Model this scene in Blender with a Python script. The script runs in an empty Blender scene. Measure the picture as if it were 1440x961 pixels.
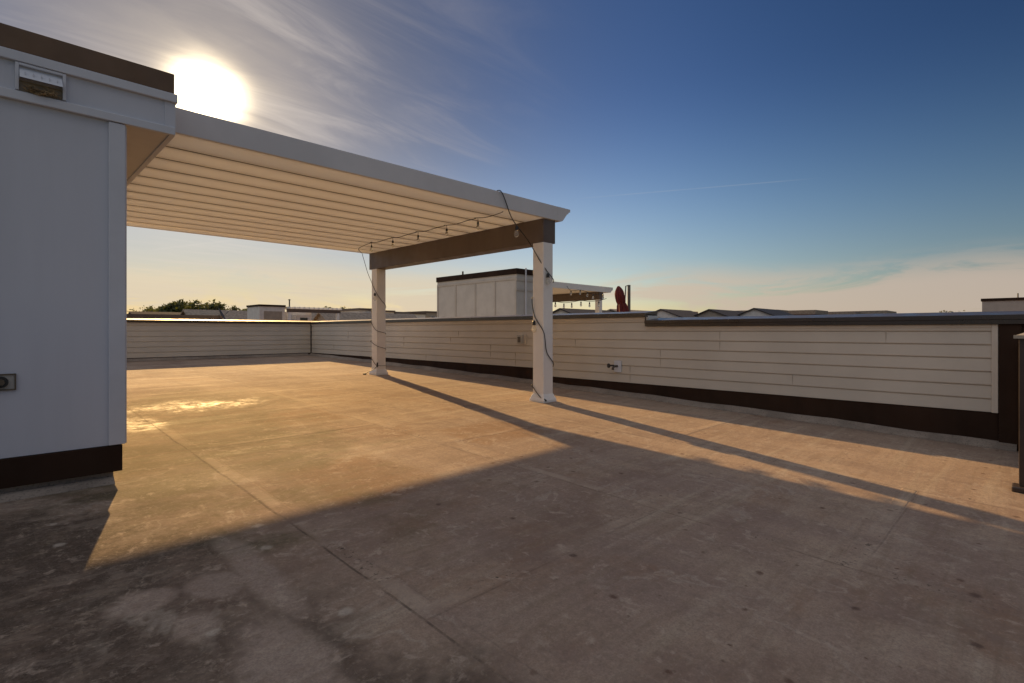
import bpy, bmesh, math, random
from mathutils import Vector, Matrix
R = math.radians
random.seed(7)
scene = bpy.context.scene
col = scene.collection
ZE = 12.0                                   # eye height above the street

# ---------------------------------------------------------------- camera
FPX, HOR = 735.0, 465.5                     # focal length and horizon row, in pixels of a 1440 wide frame
cam_d = bpy.data.cameras.new('camera')
cam_d.sensor_width = 36.0
cam_d.lens = 36.0 * FPX / 1440.0
cam_d.shift_y = -(480.5 - HOR) / 1440.0
cam_d.clip_start = 0.05
cam_d.clip_end = 6000
cam = bpy.data.objects.new('camera', cam_d)
cam.location = (0, 0, ZE)
cam.rotation_euler = (R(90), 0, R(-45))
col.objects.link(cam)
scene.camera = cam

# ---------------------------------------------------------------- node helper
class NT:
    def __init__(s, tree):
        s.t = tree; s.n = tree.nodes; s.l = tree.links
    def node(s, typ, **kw):
        n = s.n.new(typ)
        for k, v in kw.items(): setattr(n, k, v)
        return n
    def put(s, sock, v):
        if isinstance(v, bpy.types.NodeSocket): s.l.new(v, sock)
        elif v is not None:
            if hasattr(sock.default_value, '__len__') and not hasattr(v, '__len__'): v = (v,) * len(sock.default_value)
            if hasattr(v, '__len__') and len(sock.default_value) == 4 and len(v) == 3: v = tuple(v) + (1,)
            sock.default_value = v
    def m(s, op, a, b=None, c=None, clamp=False):
        n = s.node('ShaderNodeMath', operation=op, use_clamp=clamp)
        s.put(n.inputs[0], a)
        if b is not None: s.put(n.inputs[1], b)
        if c is not None: s.put(n.inputs[2], c)
        return n.outputs[0]
    def vm(s, op, a, b=None, out=0):
        n = s.node('ShaderNodeVectorMath', operation=op)
        s.put(n.inputs[0], a)
        if b is not None: s.put(n.inputs[1], b)
        return n.outputs['Value'] if op in ('DOT_PRODUCT', 'LENGTH', 'DISTANCE') else n.outputs[0]
    def scale(s, a, f):
        n = s.node('ShaderNodeVectorMath', operation='SCALE'); s.put(n.inputs[0], a); s.put(n.inputs['Scale'], f); return n.outputs[0]
    def sep(s, v):
        n = s.node('ShaderNodeSeparateXYZ'); s.put(n.inputs[0], v); return n.outputs
    def comb(s, x, y, z):
        n = s.node('ShaderNodeCombineXYZ'); s.put(n.inputs[0], x); s.put(n.inputs[1], y); s.put(n.inputs[2], z); return n.outputs[0]
    def ss(s, v, a, b, lo=0.0, hi=1.0, lin=False):
        n = s.node('ShaderNodeMapRange', interpolation_type='LINEAR' if lin else 'SMOOTHSTEP')
        s.put(n.inputs['Value'], v); s.put(n.inputs['From Min'], a); s.put(n.inputs['From Max'], b)
        s.put(n.inputs['To Min'], lo); s.put(n.inputs['To Max'], hi); return n.outputs[0]
    def noise(s, vec, sc, det=4, rough=.55, dist=0.0):
        n = s.node('ShaderNodeTexNoise'); s.put(n.inputs['Vector'], vec)
        n.inputs['Scale'].default_value = sc; n.inputs['Detail'].default_value = det
        n.inputs['Roughness'].default_value = rough; n.inputs['Distortion'].default_value = dist
        return n.outputs['Fac']
    def mix(s, f, a, b, blend='MIX'):
        n = s.node('ShaderNodeMix', data_type='RGBA', blend_type=blend)
        s.put(n.inputs[0], f); s.put(n.inputs[6], a); s.put(n.inputs[7], b); return n.outputs[2]

# ---------------------------------------------------------------- sky, sun, exposure
SUN_AZ, SUN_EL = 14.6, 21.1                 # azimuth from +Y towards +X
SKY = 0.06
FILL_VEIL = (5.9, 5.75, 6.0)
sd = Vector((math.sin(R(SUN_AZ)) * math.cos(R(SUN_EL)), math.cos(R(SUN_AZ)) * math.cos(R(SUN_EL)), math.sin(R(SUN_EL))))
world = bpy.data.worlds.new('World'); scene.world = world; world.use_nodes = True
w = NT(world.node_tree); w.n.clear()
sky = w.node('ShaderNodeTexSky', sky_type='NISHITA')
sky.sun_disc = False; sky.sun_elevation = R(SUN_EL); sky.sun_rotation = R(SUN_AZ)
sky.altitude = 0; sky.air_density = 1.0; sky.dust_density = .6; sky.ozone_density = 2.2
tc = w.node('ShaderNodeTexCoord')
D = w.vm('NORMALIZE', tc.outputs['Generated'])
dx, dy, dz = w.sep(D)
el = w.m('MULTIPLY', w.m('ARCSINE', dz), 57.2958)
cosun = w.vm('DOT_PRODUCT', D, tuple(sd))
ang = w.m('MULTIPLY', w.m('ARCCOSINE', w.m('MINIMUM', cosun, 0.999999)), 57.2958)      # degrees from the sun
# high cirrus laid out on a flat layer overhead
inv = w.m('DIVIDE', 1.0, w.m('ADD', w.m('MAXIMUM', dz, 0.0), 0.09))
cx_, cy_ = w.m('MULTIPLY', dx, inv), w.m('MULTIPLY', dy, inv)
cp = w.comb(cx_, cy_, 0.0)
warp = w.noise(cp, 0.9, 3)
rot = w.node('ShaderNodeMapping'); w.put(rot.inputs[0], cp); rot.inputs['Rotation'].default_value = (0, 0, R(38)); rot.inputs['Scale'].default_value = (0.55, 2.3, 1)
cirrus = w.noise(rot.outputs[0], 1.7, 9, .62, .9)
patch = w.noise(w.vm('ADD', cp, (3.1, 1.7, 0)), 0.75, 2)
near_sun = w.ss(ang, 10, 38, 1, 0)
c1 = w.m('MULTIPLY', w.ss(cirrus, .42, .72), w.m('MULTIPLY', w.ss(patch, .34, .58), near_sun))
# low bank of cloud over the horizon, uneven top edge
bankn = w.node('ShaderNodeMapping'); w.put(bankn.inputs[0], D); bankn.inputs['Scale'].default_value = (3.0, 3.0, 17.0)
b1 = w.noise(bankn.outputs[0], 1.15, 12, .64, .8)
b0 = w.noise(D, 2.3, 2)
topedge = w.m('ADD', 4.3, w.m('MULTIPLY', b0, 4.6))
bank = w.m('MULTIPLY', w.ss(w.m('SUBTRACT', el, topedge), -2.4, 1.0, 1, 0), w.ss(b1, .40, .56))
bank = w.m('MULTIPLY', bank, w.ss(el, -.5, 1.6))
# two thin aircraft trails
def trail(p0, p1, wd, amp):
    def d(px, py):
        u = (px - 720) / FPX; v = (HOR - py) / FPX
        return Vector(((1 + u), (1 - u), v * math.sqrt(2))).normalized()
    a, b = d(*p0), d(*p1)
    nrm = a.cross(b).normalized(); mid = (a + b).normalized(); half = a.angle(b) / 2
    across = w.m('ABSOLUTE', w.vm('DOT_PRODUCT', D, tuple(nrm)))
    along = w.m('ARCCOSINE', w.m('MINIMUM', w.vm('DOT_PRODUCT', D, tuple(mid)), .999999))
    return w.m('MULTIPLY', w.m('MULTIPLY', w.ss(across, wd * .25, wd, 1, 0), w.ss(along, half * .7, half, 1, 0)),
               w.m('MULTIPLY', w.ss(w.noise(D, 14, 3), .3, .6, .4, 1), amp))
t1 = trail((795, 281), (1160, 250), .0014, .09)
t2 = trail((203, 353), (335, 337), .0022, .55)
hs = w.node('ShaderNodeHueSaturation'); w.put(hs.inputs['Color'], sky.outputs[0]); hs.inputs['Saturation'].default_value = 1.25
lum = w.vm('DOT_PRODUCT', hs.outputs[0], (.25, .6, .15))
comp = w.scale(hs.outputs[0], w.m('DIVIDE', 1.0, w.m('ADD', 1.0, w.m('DIVIDE', lum, 9.0))))          # soft shoulder on the brightest part
tint = w.mix(w.ss(el, 1, 26), (1.95, 1.68, 1.50), (.86, .82, 1.0))
tint = w.mix(w.ss(ang, 10, 46, .8, 0), tint, w.mix(w.ss(el, 8, 20), (.62, .74, .90), (.46, .46, .49)))
base = w.mix(1.0, comp, tint, 'MULTIPLY')
base = w.scale(base, w.m('MULTIPLY', w.ss(ang, 25, 85, 1.05, .58), w.ss(el, 10, 34, 1.0, .76)))
hz = w.m('MULTIPLY', w.ss(el, 0, 26, 1, 0), .55)
sunny = w.ss(ang, 4, 75, 1, 0)
cl_far, cl_sun = (5.5, 4.5, 3.75), (7.8, 6.6, 4.8)
cloud_c = w.mix(sunny, cl_far, cl_sun)
c = w.mix(w.m('MULTIPLY', bank, .86), base, cloud_c)
c = w.mix(w.m('MULTIPLY', c1, .28), c, w.mix(sunny, (4.2, 4.1, 4.3), (6.0, 5.2, 4.8)))
c = w.mix(w.m('MAXIMUM', t1, t2), c, (6.5, 6.2, 5.8))
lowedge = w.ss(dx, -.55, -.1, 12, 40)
fill_veil = w.m('MULTIPLY', w.ss(w.m('SUBTRACT', el, lowedge), 0, 14), w.ss(w.noise(w.vm('ADD', cp, (5, 2, 0)), 1.6, 5, .55), .25, .55, .55, 1))  # bright cloud veil added out of view, overhead and lower at left, for fill
c = w.mix(fill_veil, c, FILL_VEIL)
# the bright aureole of thin cirrus round the sun
g = w.m('ADD', w.m('MULTIPLY', w.m('EXPONENT', w.m('MULTIPLY', w.m('POWER', w.m('DIVIDE', ang, 2.1), 2.0), -1.0)), 90),
        w.m('MULTIPLY', w.m('EXPONENT', w.m('DIVIDE', ang, -5.5)), 6.0))
g = w.m('MULTIPLY', g, w.ss(w.noise(rot.outputs[0], 2.6, 7, .6, .8), .25, .75, .72, 1.25))
streaks = w.m('MULTIPLY', w.m('MULTIPLY', w.ss(cirrus, .42, .70), w.ss(ang, 4, 20, 1, 0)), 1.4)
c = w.mix(1.0, c, w.scale((1.0, .88, .72), streaks), 'ADD')
c = w.mix(1.0, c, w.scale((1.0, .80, .50), g), 'ADD')
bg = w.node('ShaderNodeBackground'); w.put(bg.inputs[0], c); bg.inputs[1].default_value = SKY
wo = w.node('ShaderNodeOutputWorld'); w.l.new(bg.outputs[0], wo.inputs[0])

sun_d = bpy.data.lights.new('sun', 'SUN'); sun_d.energy = 5.0; sun_d.angle = R(0.55); sun_d.color = (1.0, .62, .25)
sun = bpy.data.objects.new('sun', sun_d); col.objects.link(sun)
sun.rotation_euler = (-sd).to_track_quat('-Z', 'Y').to_euler(); sun.location = (0, 0, 60)

scene.view_settings.view_transform = 'Standard'; scene.view_settings.look = 'None'
scene.view_settings.exposure = 0.7; scene.view_settings.gamma = 1.0; scene.view_settings.use_curve_mapping = False
scene.cycles.use_denoising = True
scene.cycles.max_bounces = 10; scene.cycles.diffuse_bounces = 6
scene.cycles.caustics_reflective = False

# ---------------------------------------------------------------- mesh helpers
class MB:
    """collects shapes (eye-relative coordinates) and links them as ONE mesh object"""
    def __init__(s): s.v = []; s.f = []
    def add(s, vs, fs):
        o = len(s.v); s.v += [Vector(p) for p in vs]; s.f += [[i + o for i in f] for f in fs]; return s
    def box(s, x0, x1, y0, y1, z0, z1):
        x0, x1 = sorted((x0, x1)); y0, y1 = sorted((y0, y1)); z0, z1 = sorted((z0, z1))
        return s.add([(x0, y0, z0), (x1, y0, z0), (x1, y1, z0), (x0, y1, z0), (x0, y0, z1), (x1, y0, z1), (x1, y1, z1), (x0, y1, z1)],
                     [(3, 2, 1, 0), (4, 5, 6, 7), (0, 1, 5, 4), (1, 2, 6, 5), (2, 3, 7, 6), (3, 0, 4, 7)])
    def prism(s, prof, axis, a, b):
        """closed profile swept along an axis: 'X' prof=(y,z), 'Y' prof=(x,z), 'Z' prof=(x,y)"""
        n = len(prof); f = {'X': lambda p, t: (t, p[0], p[1]), 'Y': lambda p, t: (p[0], t, p[1]), 'Z': lambda p, t: (p[0], p[1], t)}[axis]
        vs = [f(p, a) for p in prof] + [f(p, b) for p in prof]
        return s.add(vs, [tuple(range(n - 1, -1, -1)), tuple(range(n, 2 * n))] + [(i, (i + 1) % n, n + (i + 1) % n, n + i) for i in range(n)])
    def tube(s, pts, r, n=8, caps=True):
        pts = [Vector(p) for p in pts]; rs = r if hasattr(r, '__len__') else [r] * len(pts); o = len(s.v); nn = None
        for i, p in enumerate(pts):
            t = (pts[min(i + 1, len(pts) - 1)] - pts[max(i - 1, 0)])
            t = t.normalized() if t.length > 1e-9 else Vector((0, 0, 1))
            if nn is None: nn = t.orthogonal().normalized()
            nn = nn - t * nn.dot(t); nn = nn.normalized() if nn.length > 1e-6 else t.orthogonal().normalized()
            bn = t.cross(nn)
            for k in range(n):
                a = 2 * math.pi * k / n; s.v.append(p + (nn * math.cos(a) + bn * math.sin(a)) * rs[i])
        for i in range(len(pts) - 1):
            for k in range(n):
                k2 = (k + 1) % n; s.f.append([o + i * n + k, o + i * n + k2, o + (i + 1) * n + k2, o + (i + 1) * n + k])
        if caps:
            s.f.append([o + k for k in range(n - 1, -1, -1)]); q = o + (len(pts) - 1) * n; s.f.append([q + k for k in range(n)])
        return s
    def build(s, name, mat, parent=None, loc=None, bevel=0, smooth=False):
        if parent is not None:
            r = parent
            while r.parent: r = r.parent
            org = Vector(r.location)
        else: org = Vector(loc) + Vector((0, 0, ZE)) if loc is not None else Vector((0, 0, ZE))
        me = bpy.data.meshes.new(name)
        me.from_pydata([tuple(p + Vector((0, 0, ZE)) - org) for p in s.v], [], s.f); me.update()
        b = bmesh.new(); b.from_mesh(me); bmesh.ops.recalc_face_normals(b, faces=b.faces[:])
        if bevel:
            bmesh.ops.bevel(b, geom=[e for e in b.edges if e.is_manifold and e.calc_face_angle(0) > .5], offset=bevel, segments=2, affect='EDGES', profile=.5, clamp_overlap=True)
        b.to_mesh(me); b.free()
        if smooth:
            for p in me.polygons: p.use_smooth = True
        me.materials.append(mat)
        o = bpy.data.objects.new(name, me); col.objects.link(o)
        if parent is not None: o.parent = parent
        else: o.location = org
        return o
def thing(name, label, cat, loc, group=None):
    o = bpy.data.objects.new(name, None); o.empty_display_size = .2
    o.location = (loc[0], loc[1], loc[2] + ZE); col.objects.link(o)
    return tag(o, label, cat, group)
def tag(o, label=None, cat=None, group=None, kind=None):
    if label: o['label'] = label
    if cat: o['category'] = cat
    if group: o['group'] = group
    if kind: o['kind'] = kind
    return o
def copy_thing(root, loc, label, group=None):
    def cp(o, par):
        c_ = o.copy(); col.objects.link(c_)
        if par: c_.parent = par
        for ch in list(o.children): cp(ch, c_)
        return c_
    r = cp(root, None); r.location = (loc[0], loc[1], loc[2] + ZE); r['label'] = label
    if group: r['group'] = group
    return r
def at(px, py, d):
    """the place seen at a pixel of the 1440 wide photograph, d metres ahead"""
    u = (px - 720) / FPX
    return Vector((d * (1 + u) / math.sqrt(2), d * (1 - u) / math.sqrt(2), d * (HOR - py) / FPX))
def zdeck(y):
    return -1.095 + .034 * y - .00055 * y * y

# ---------------------------------------------------------------- materials
def mat(name, colr, rough=.6, metal=0.0, spec=.5, var=.06, vscale=3.0, bump=0.0, bscale=60.0, streak=False):
    m = bpy.data.materials.new(name); m.use_nodes = True
    n = NT(m.node_tree); p = m.node_tree.nodes['Principled BSDF']
    o = n.node('ShaderNodeTexCoord').outputs['Object']
    v = o
    if streak:
        mp = n.node('ShaderNodeMapping'); n.put(mp.inputs[0], o); mp.inputs['Scale'].default_value = (1, 1, .12); v = mp.outputs[0]
    f = n.ss(n.noise(v, vscale, 6, .6), .3, .7)
    cA = tuple(x * (1 - var) for x in colr); cB = tuple(min(1, x * (1 + var)) for x in colr)
    n.put(p.inputs['Base Color'], n.mix(f, cA, cB))
    n.put(p.inputs['Roughness'], n.ss(n.noise(o, vscale * 3, 4), .3, .7, max(.03, rough - .08), min(1, rough + .08)))
    p.inputs['Metallic'].default_value = metal; p.inputs['Specular IOR Level'].default_value = spec
    if bump:
        bn = n.node('ShaderNodeBump'); bn.inputs['Strength'].default_value = bump; bn.inputs['Distance'].default_value = .01
        n.put(bn.inputs['Height'], n.noise(o, bscale, 5)); n.l.new(bn.outputs[0], p.inputs['Normal'])
    return m
M = {}
M['white'] = mat('white_painted_aluminium', (.87, .85, .81), .45, var=.04, vscale=2)
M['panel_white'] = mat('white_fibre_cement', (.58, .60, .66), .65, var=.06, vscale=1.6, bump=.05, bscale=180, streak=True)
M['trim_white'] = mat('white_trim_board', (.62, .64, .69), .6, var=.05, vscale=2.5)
M['fascia'] = mat('white_fascia_coil', (.66, .66, .67), .5, var=.05, vscale=1.5)
M['siding'] = mat('cream_lap_siding', (.55, .505, .435), .6, var=.06, vscale=1.1, bump=.04, bscale=90)
M['bronze'] = mat('bronze_metal_flashing', (.026, .016, .012), .34, var=.12, vscale=2.0, spec=.8)
_b = M['bronze'].node_tree.nodes['Principled BSDF']; _b.inputs['Coat Weight'].default_value = .12; _b.inputs['Coat Roughness'].default_value = .3
M['bronze_matt'] = mat('brown_base_flashing', (.032, .016, .009), .75, spec=.2, var=.25, vscale=2.2, bump=.04, bscale=40, streak=True)
M['beam'] = mat('brown_beam_cladding', (.125, .092, .074), .5, var=.12, vscale=2.5, streak=True)
M['cable'] = mat('black_rubber_cable', (.015, .014, .014), .5)
M['black'] = mat('black_plastic', (.02, .02, .02), .45)
M['grey_plastic'] = mat('grey_plastic_cover', (.42, .40, .36), .5)
M['steel'] = mat('dull_brass', (.12, .10, .08), .35, metal=.6)
M['rail_metal'] = mat('dark_bronze_rail', (.045, .032, .028), .4, var=.15)
M['rail_cap'] = mat('weathered_rail_cap', (.34, .30, .24), .6, var=.2, vscale=14)
M['nest'] = mat('dry_grass_nest', (.34, .24, .13), .9, var=.4, vscale=30, bump=.6, bscale=90)
M['red'] = mat('faded_red_canvas', (.13, .016, .016), .8, var=.25, vscale=5, bump=.1)
M['grey_roof'] = mat('dark_grey_shingles', (.050, .044, .046), .85, var=.35, vscale=6, bump=.3, bscale=18)
M['brown_roof'] = mat('weathered_brown_shingles', (.30, .24, .185), .85, var=.3, vscale=5, bump=.3, bscale=18)
M['tan_wall'] = mat('tan_house_siding', (.36, .31, .25), .7, var=.1)
M['pale_wall'] = mat('pale_house_siding', (.70, .68, .64), .7, var=.08)
M['brick'] = mat('brown_brick', (.20, .105, .075), .8, var=.3, vscale=9)
M['glass_dark'] = mat('dark_window_glass', (.03, .035, .045), .08)
M['bark'] = mat('brown_bark', (.09, .065, .045), .9, var=.3, bump=.5, bscale=12)
M['flat_roof'] = mat('grey_flat_roof', (.28, .26, .24), .8, var=.15)
glass = bpy.data.materials.new('clear_bulb_glass'); glass.use_nodes = True
gp = glass.node_tree.nodes['Principled BSDF']; gp.inputs['Base Color'].default_value = (.9, .88, .82, 1)
gp.inputs['Transmission Weight'].default_value = .85; gp.inputs['Roughness'].default_value = .08; gp.inputs['IOR'].default_value = 1.15

M['pan'] = bpy.data.materials.new('panel_added_translucency'); M['pan'].use_nodes = True
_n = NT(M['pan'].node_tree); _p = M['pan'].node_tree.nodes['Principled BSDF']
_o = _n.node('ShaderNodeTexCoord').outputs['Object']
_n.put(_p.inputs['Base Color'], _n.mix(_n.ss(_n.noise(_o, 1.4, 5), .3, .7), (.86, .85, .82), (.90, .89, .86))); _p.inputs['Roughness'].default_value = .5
_t = _n.node('ShaderNodeBsdfTranslucent'); _t.inputs[0].default_value = (.95, .90, .80, 1)  # translucency added to brighten the ceiling; the panels are opaque painted metal
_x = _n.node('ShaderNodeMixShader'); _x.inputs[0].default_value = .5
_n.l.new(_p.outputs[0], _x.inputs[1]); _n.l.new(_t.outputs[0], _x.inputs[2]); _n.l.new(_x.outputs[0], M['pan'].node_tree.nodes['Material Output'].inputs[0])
def leaf_mat(name, c0, c1):
    m = bpy.data.materials.new(name); m.use_nodes = True
    n = NT(m.node_tree); p = m.node_tree.nodes['Principled BSDF']
    o = n.node('ShaderNodeTexCoord').outputs['Object']
    n.put(p.inputs['Base Color'], n.mix(n.ss(n.noise(o, .9, 5), .35, .65), c0, c1))
    p.inputs['Roughness'].default_value = .7
    tr = n.node('ShaderNodeBsdfTranslucent'); tr.inputs[0].default_value = (c1[0] * 1.6, c1[1] * 1.6, c1[2], 1)
    mx = n.node('ShaderNodeMixShader'); mx.inputs[0].default_value = .35
    n.l.new(p.outputs[0], mx.inputs[1]); n.l.new(tr.outputs[0], mx.inputs[2])
    n.l.new(mx.outputs[0], m.node_tree.nodes['Material Output'].inputs[0])
    return m
M['leaf'] = leaf_mat('green_leaves', (.045, .060, .018), (.085, .095, .028))
M['leaf_dark'] = leaf_mat('dark_leaves', (.035, .045, .020), (.065, .07, .028))

# ---- deck membrane: sheets with welded seams, mildew, rust spots, scuffs
def membrane():
    m = bpy.data.materials.new('roof_membrane'); m.use_nodes = True
    n = NT(m.node_tree); p = m.node_tree.nodes['Principled BSDF']
    o = n.node('ShaderNodeTexCoord').outputs['Object']
    x, y, z = n.sep(o)
    big = n.noise(o, .55, 4, .6); mid = n.noise(o, 2.1, 6, .62); fine = n.noise(o, 26, 6, .7); grit = n.noise(o, 130, 3, .7)
    def stretch(sx, sy, sc, det=5, off=0, rg=.6):
        mp = n.node('ShaderNodeMapping'); n.put(mp.inputs[0], o); mp.inputs['Scale'].default_value = (sx, sy, 1); mp.inputs['Location'].default_value = (off, off * .7, 0)
        return n.noise(mp.outputs[0], sc, det, rg, .4)
    brushA = stretch(.22, 3.0, 2.2); brushB = stretch(2.4, .3, 2.0, off=4)
    def box(x0, x1, y0, y1, e=.05, wob=.10, ns=None):
        d = n.m('MULTIPLY', n.m('SUBTRACT', ns if ns is not None else mid, .5), wob * 2)
        xx = n.m('ADD', x, d); yy = n.m('ADD', y, n.m('MULTIPLY', n.m('SUBTRACT', fine, .5), wob * 2))
        return n.m('MULTIPLY', n.m('MULTIPLY', n.ss(xx, x0 - e, x0 + e), n.ss(xx, x1 - e, x1 + e, 1, 0)),
                   n.m('MULTIPLY', n.ss(yy, y0 - e, y0 + e), n.ss(yy, y1 - e, y1 + e, 1, 0)))
    def blob(px, py, rx, ry, wob=.9, soft=.5):
        ddx = n.m('DIVIDE', n.m('SUBTRACT', x, px), rx); ddy = n.m('DIVIDE', n.m('SUBTRACT', y, py), ry)
        r = n.m('SQRT', n.m('ADD', n.m('MULTIPLY', ddx, ddx), n.m('MULTIPLY', ddy, ddy)))
        r = n.m('ADD', r, n.m('MULTIPLY', n.m('SUBTRACT', mid, .5), wob * 2))
        r = n.m('ADD', r, n.m('MULTIPLY', n.m('SUBTRACT', fine, .5), wob * .7))
        return n.ss(r, 1 - soft, 1 + soft * .3, 1, 0)
    c = n.mix(n.ss(big, .33, .67), (.285, .208, .158), (.365, .275, .205))
    c = n.mix(n.m('MULTIPLY', n.ss(brushB, .45, .68), .55), c, (.20, .145, .12))
    c = n.mix(n.m('MULTIPLY', n.ss(brushA, .48, .72), .55), c, (.45, .38, .29))
    blot = stretch(.7, 1.1, 1.5, 7, 11, .7)
    c = n.mix(n.m('MULTIPLY', n.ss(blot, .46, .64), n.ss(x, 3.6, 5, .70, .2)), c, (.185, .120, .092))
    c = n.mix(n.m('MULTIPLY', n.ss(stretch(1.0, .8, 2.6, 8, 23, .72), .52, .66), .30), c, (.43, .35, .27))
    # rosy weathering right of the middle seam
    c = n.mix(n.m('MULTIPLY', n.m('MULTIPLY', n.m('MULTIPLY', n.ss(x, 1.0, 1.3), n.ss(x, 4.9, 3.6)), n.ss(mid, .38, .62)), n.m('MULTIPLY', n.ss(y, 4.2, 2.0), .45)), c, (.27, .195, .165))
    # reddish scrubbed rectangles
    for bx in ((1.42, 2.15, 2.75, 3.75), (3.05, 3.9, 3.35, 4.1), (1.9, 2.7, 5.2, 5.9)):
        c = n.mix(n.m('MULTIPLY', box(*bx, .06, .12), n.ss(brushB, .3, .6, .45, .92)), c, (.24, .145, .090))
    # rusty blooms
    c = n.mix(n.m('MULTIPLY', n.m('MULTIPLY', n.ss(stretch(.8, 1.0, 1.1, 6, 41, .68), .52, .68), n.ss(x, .9, 1.6)), .55), c, (.225, .125, .075))
    # olive mildew beside the bulkhead, patchy
    ol = n.m('MAXIMUM', blob(1.1, 5.2, 1.35, 2.6, 1.0), n.m('MULTIPLY', blob(1.9, 7.2, 1.0, 1.5, 1.1), .8))
    c = n.mix(n.m('MULTIPLY', ol, n.ss(n.m('ADD', n.m('MULTIPLY', brushA, .5), n.m('MULTIPLY', blot, .5)), .38, .58, .25, .95)), c, (.105, .088, .045))
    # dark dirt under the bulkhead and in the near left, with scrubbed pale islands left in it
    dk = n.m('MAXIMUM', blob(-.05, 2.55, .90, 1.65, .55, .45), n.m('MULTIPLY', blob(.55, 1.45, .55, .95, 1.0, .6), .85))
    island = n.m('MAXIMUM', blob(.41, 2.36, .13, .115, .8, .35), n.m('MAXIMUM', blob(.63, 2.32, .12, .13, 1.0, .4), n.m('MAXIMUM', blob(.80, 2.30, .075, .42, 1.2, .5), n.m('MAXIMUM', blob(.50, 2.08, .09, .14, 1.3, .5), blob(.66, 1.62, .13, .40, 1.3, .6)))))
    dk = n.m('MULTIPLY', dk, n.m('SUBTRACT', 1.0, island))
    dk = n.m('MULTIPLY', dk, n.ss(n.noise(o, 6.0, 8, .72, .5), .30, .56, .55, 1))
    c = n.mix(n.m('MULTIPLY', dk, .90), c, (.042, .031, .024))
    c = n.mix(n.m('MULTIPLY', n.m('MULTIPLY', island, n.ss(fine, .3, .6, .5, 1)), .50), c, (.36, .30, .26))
    wisps = n.m('MULTIPLY', n.ss(stretch(.9, 1.6, 4.5, 8, 7, .74), .54, .62), n.ss(x, 1.3, .2))
    c = n.mix(n.m('MULTIPLY', wisps, .30), c, (.33, .27, .22))
    # puddle-dried pale tide marks
    pale = n.m('MULTIPLY', n.ss(n.m('ABSOLUTE', n.m('SUBTRACT', n.noise(o, 1.25, 5, .6, .5), .5)), .0, .022, 1, 0), n.ss(mid, .45, .6))
    c = n.mix(n.m('MULTIPLY', pale, .35), c, (.46, .40, .33))
    # faint speckle + scuffs
    c = n.mix(n.ss(grit, .35, .7, .0, .42), c, (.15, .12, .10))
    c = n.mix(n.ss(fine, .48, .72, 0, .45), c, (.19, .145, .12))
    c = n.mix(n.ss(stretch(1, 1, 11, 6, 31, .75), .54, .68, 0, .5), c, (.43, .35, .28))
    # rust spots scattered on the near sheets
    def spots(sc, thr, r0, r1, amp, colr, seed):
        mp = n.node('ShaderNodeMapping'); n.put(mp.inputs[0], o); mp.inputs['Location'].default_value = (seed, seed * 1.3, 0)
        warp = n.vm('ADD', mp.outputs[0], n.scale(n.comb(n.m('SUBTRACT', fine, .5), n.m('SUBTRACT', mid, .5), 0), .06))
        vo = n.node('ShaderNodeTexVoronoi', voronoi_dimensions='2D'); n.put(vo.inputs['Vector'], warp); vo.inputs['Scale'].default_value = sc
        pick = n.m('GREATER_THAN', n.sep(vo.outputs['Color'])[0], thr)
        rad = n.ss(n.sep(vo.outputs['Color'])[1], 0, 1, r0, r1, lin=True)
        return n.m('MULTIPLY', n.m('MULTIPLY', pick, n.ss(vo.outputs['Distance'], n.m('MULTIPLY', rad, .25), rad, 1, 0)), amp), colr
    region = n.m('MULTIPLY', n.ss(n.m('ADD', x, n.m('MULTIPLY', y, -.15)), .7, 1.2), n.ss(y, 4.0, 3.0))
    for a, cc in (spots(3.4, .66, .015, .10, .7, (.075, .035, .024), 2.0), spots(2.1, .74, .015, .07, .7, (.06, .035, .03), 9.0), spots(5.5, .7, .03, .08, .6, (.09, .055, .04), 5.0)):
        c = n.mix(n.m('MULTIPLY', a, region), c, cc)
    a, cc = spots(2.6, .72, .04, .11, .55, (.50, .45, .38), 14.0)
    c = n.mix(n.m('MULTIPLY', a, n.ss(x, 1.6, .8)), c, cc)
    # welded seams: long ones along Y, cross seams staggered per sheet
    wob = n.m('MULTIPLY', n.m('SUBTRACT', n.noise(o, 1.6, 2), .5), .025)
    seam = None; lap = None
    fb = stretch(.45, 5.5, 3.5, 7, 17, .7); fb2 = stretch(4.5, .5, 3.0, 7, 29, .7)
    c = n.mix(n.ss(fb, .50, .66, 0, .28), c, (.17, .125, .085))
    c = n.mix(n.ss(fb2, .56, .70, 0, .12), c, (.43, .35, .265))
    peb = n.noise(o, 48, 4, .72); peb2 = n.noise(n.vm('ADD', o, (7, 3, 0)), 17, 7, .78)
    c = n.mix(n.ss(peb, .50, .66, 0, .28), c, (.145, .11, .088))
    c = n.mix(n.ss(peb, .46, .34, 0, .18), c, (.44, .36, .28))
    c = n.mix(n.ss(peb2, .53, .66, 0, .28), c, (.175, .125, .095))
    def line(coord, at_, wd, gate=None):
        d = n.m('ABSOLUTE', n.m('SUBTRACT', n.m('ADD', coord, wob), at_))
        s = n.ss(d, wd * .35, wd, 1, 0)
        return n.m('MULTIPLY', s, gate) if gate is not None else s
    def gate(coord, a, b):
        return n.m('MULTIPLY', n.m('GREATER_THAN', coord, a), n.m('LESS_THAN', coord, b))
    for sx in (-.54, 1.11, 2.76, 4.41):
        s = line(x, sx, .008); l = line(x, sx + .05, .050)
        s = n.m('MULTIPLY', s, .85 if sx == 1.11 else .45)
        seam = s if seam is None else n.m('MAXIMUM', seam, s); lap = l if lap is None else n.m('MAXIMUM', lap, l)
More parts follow.
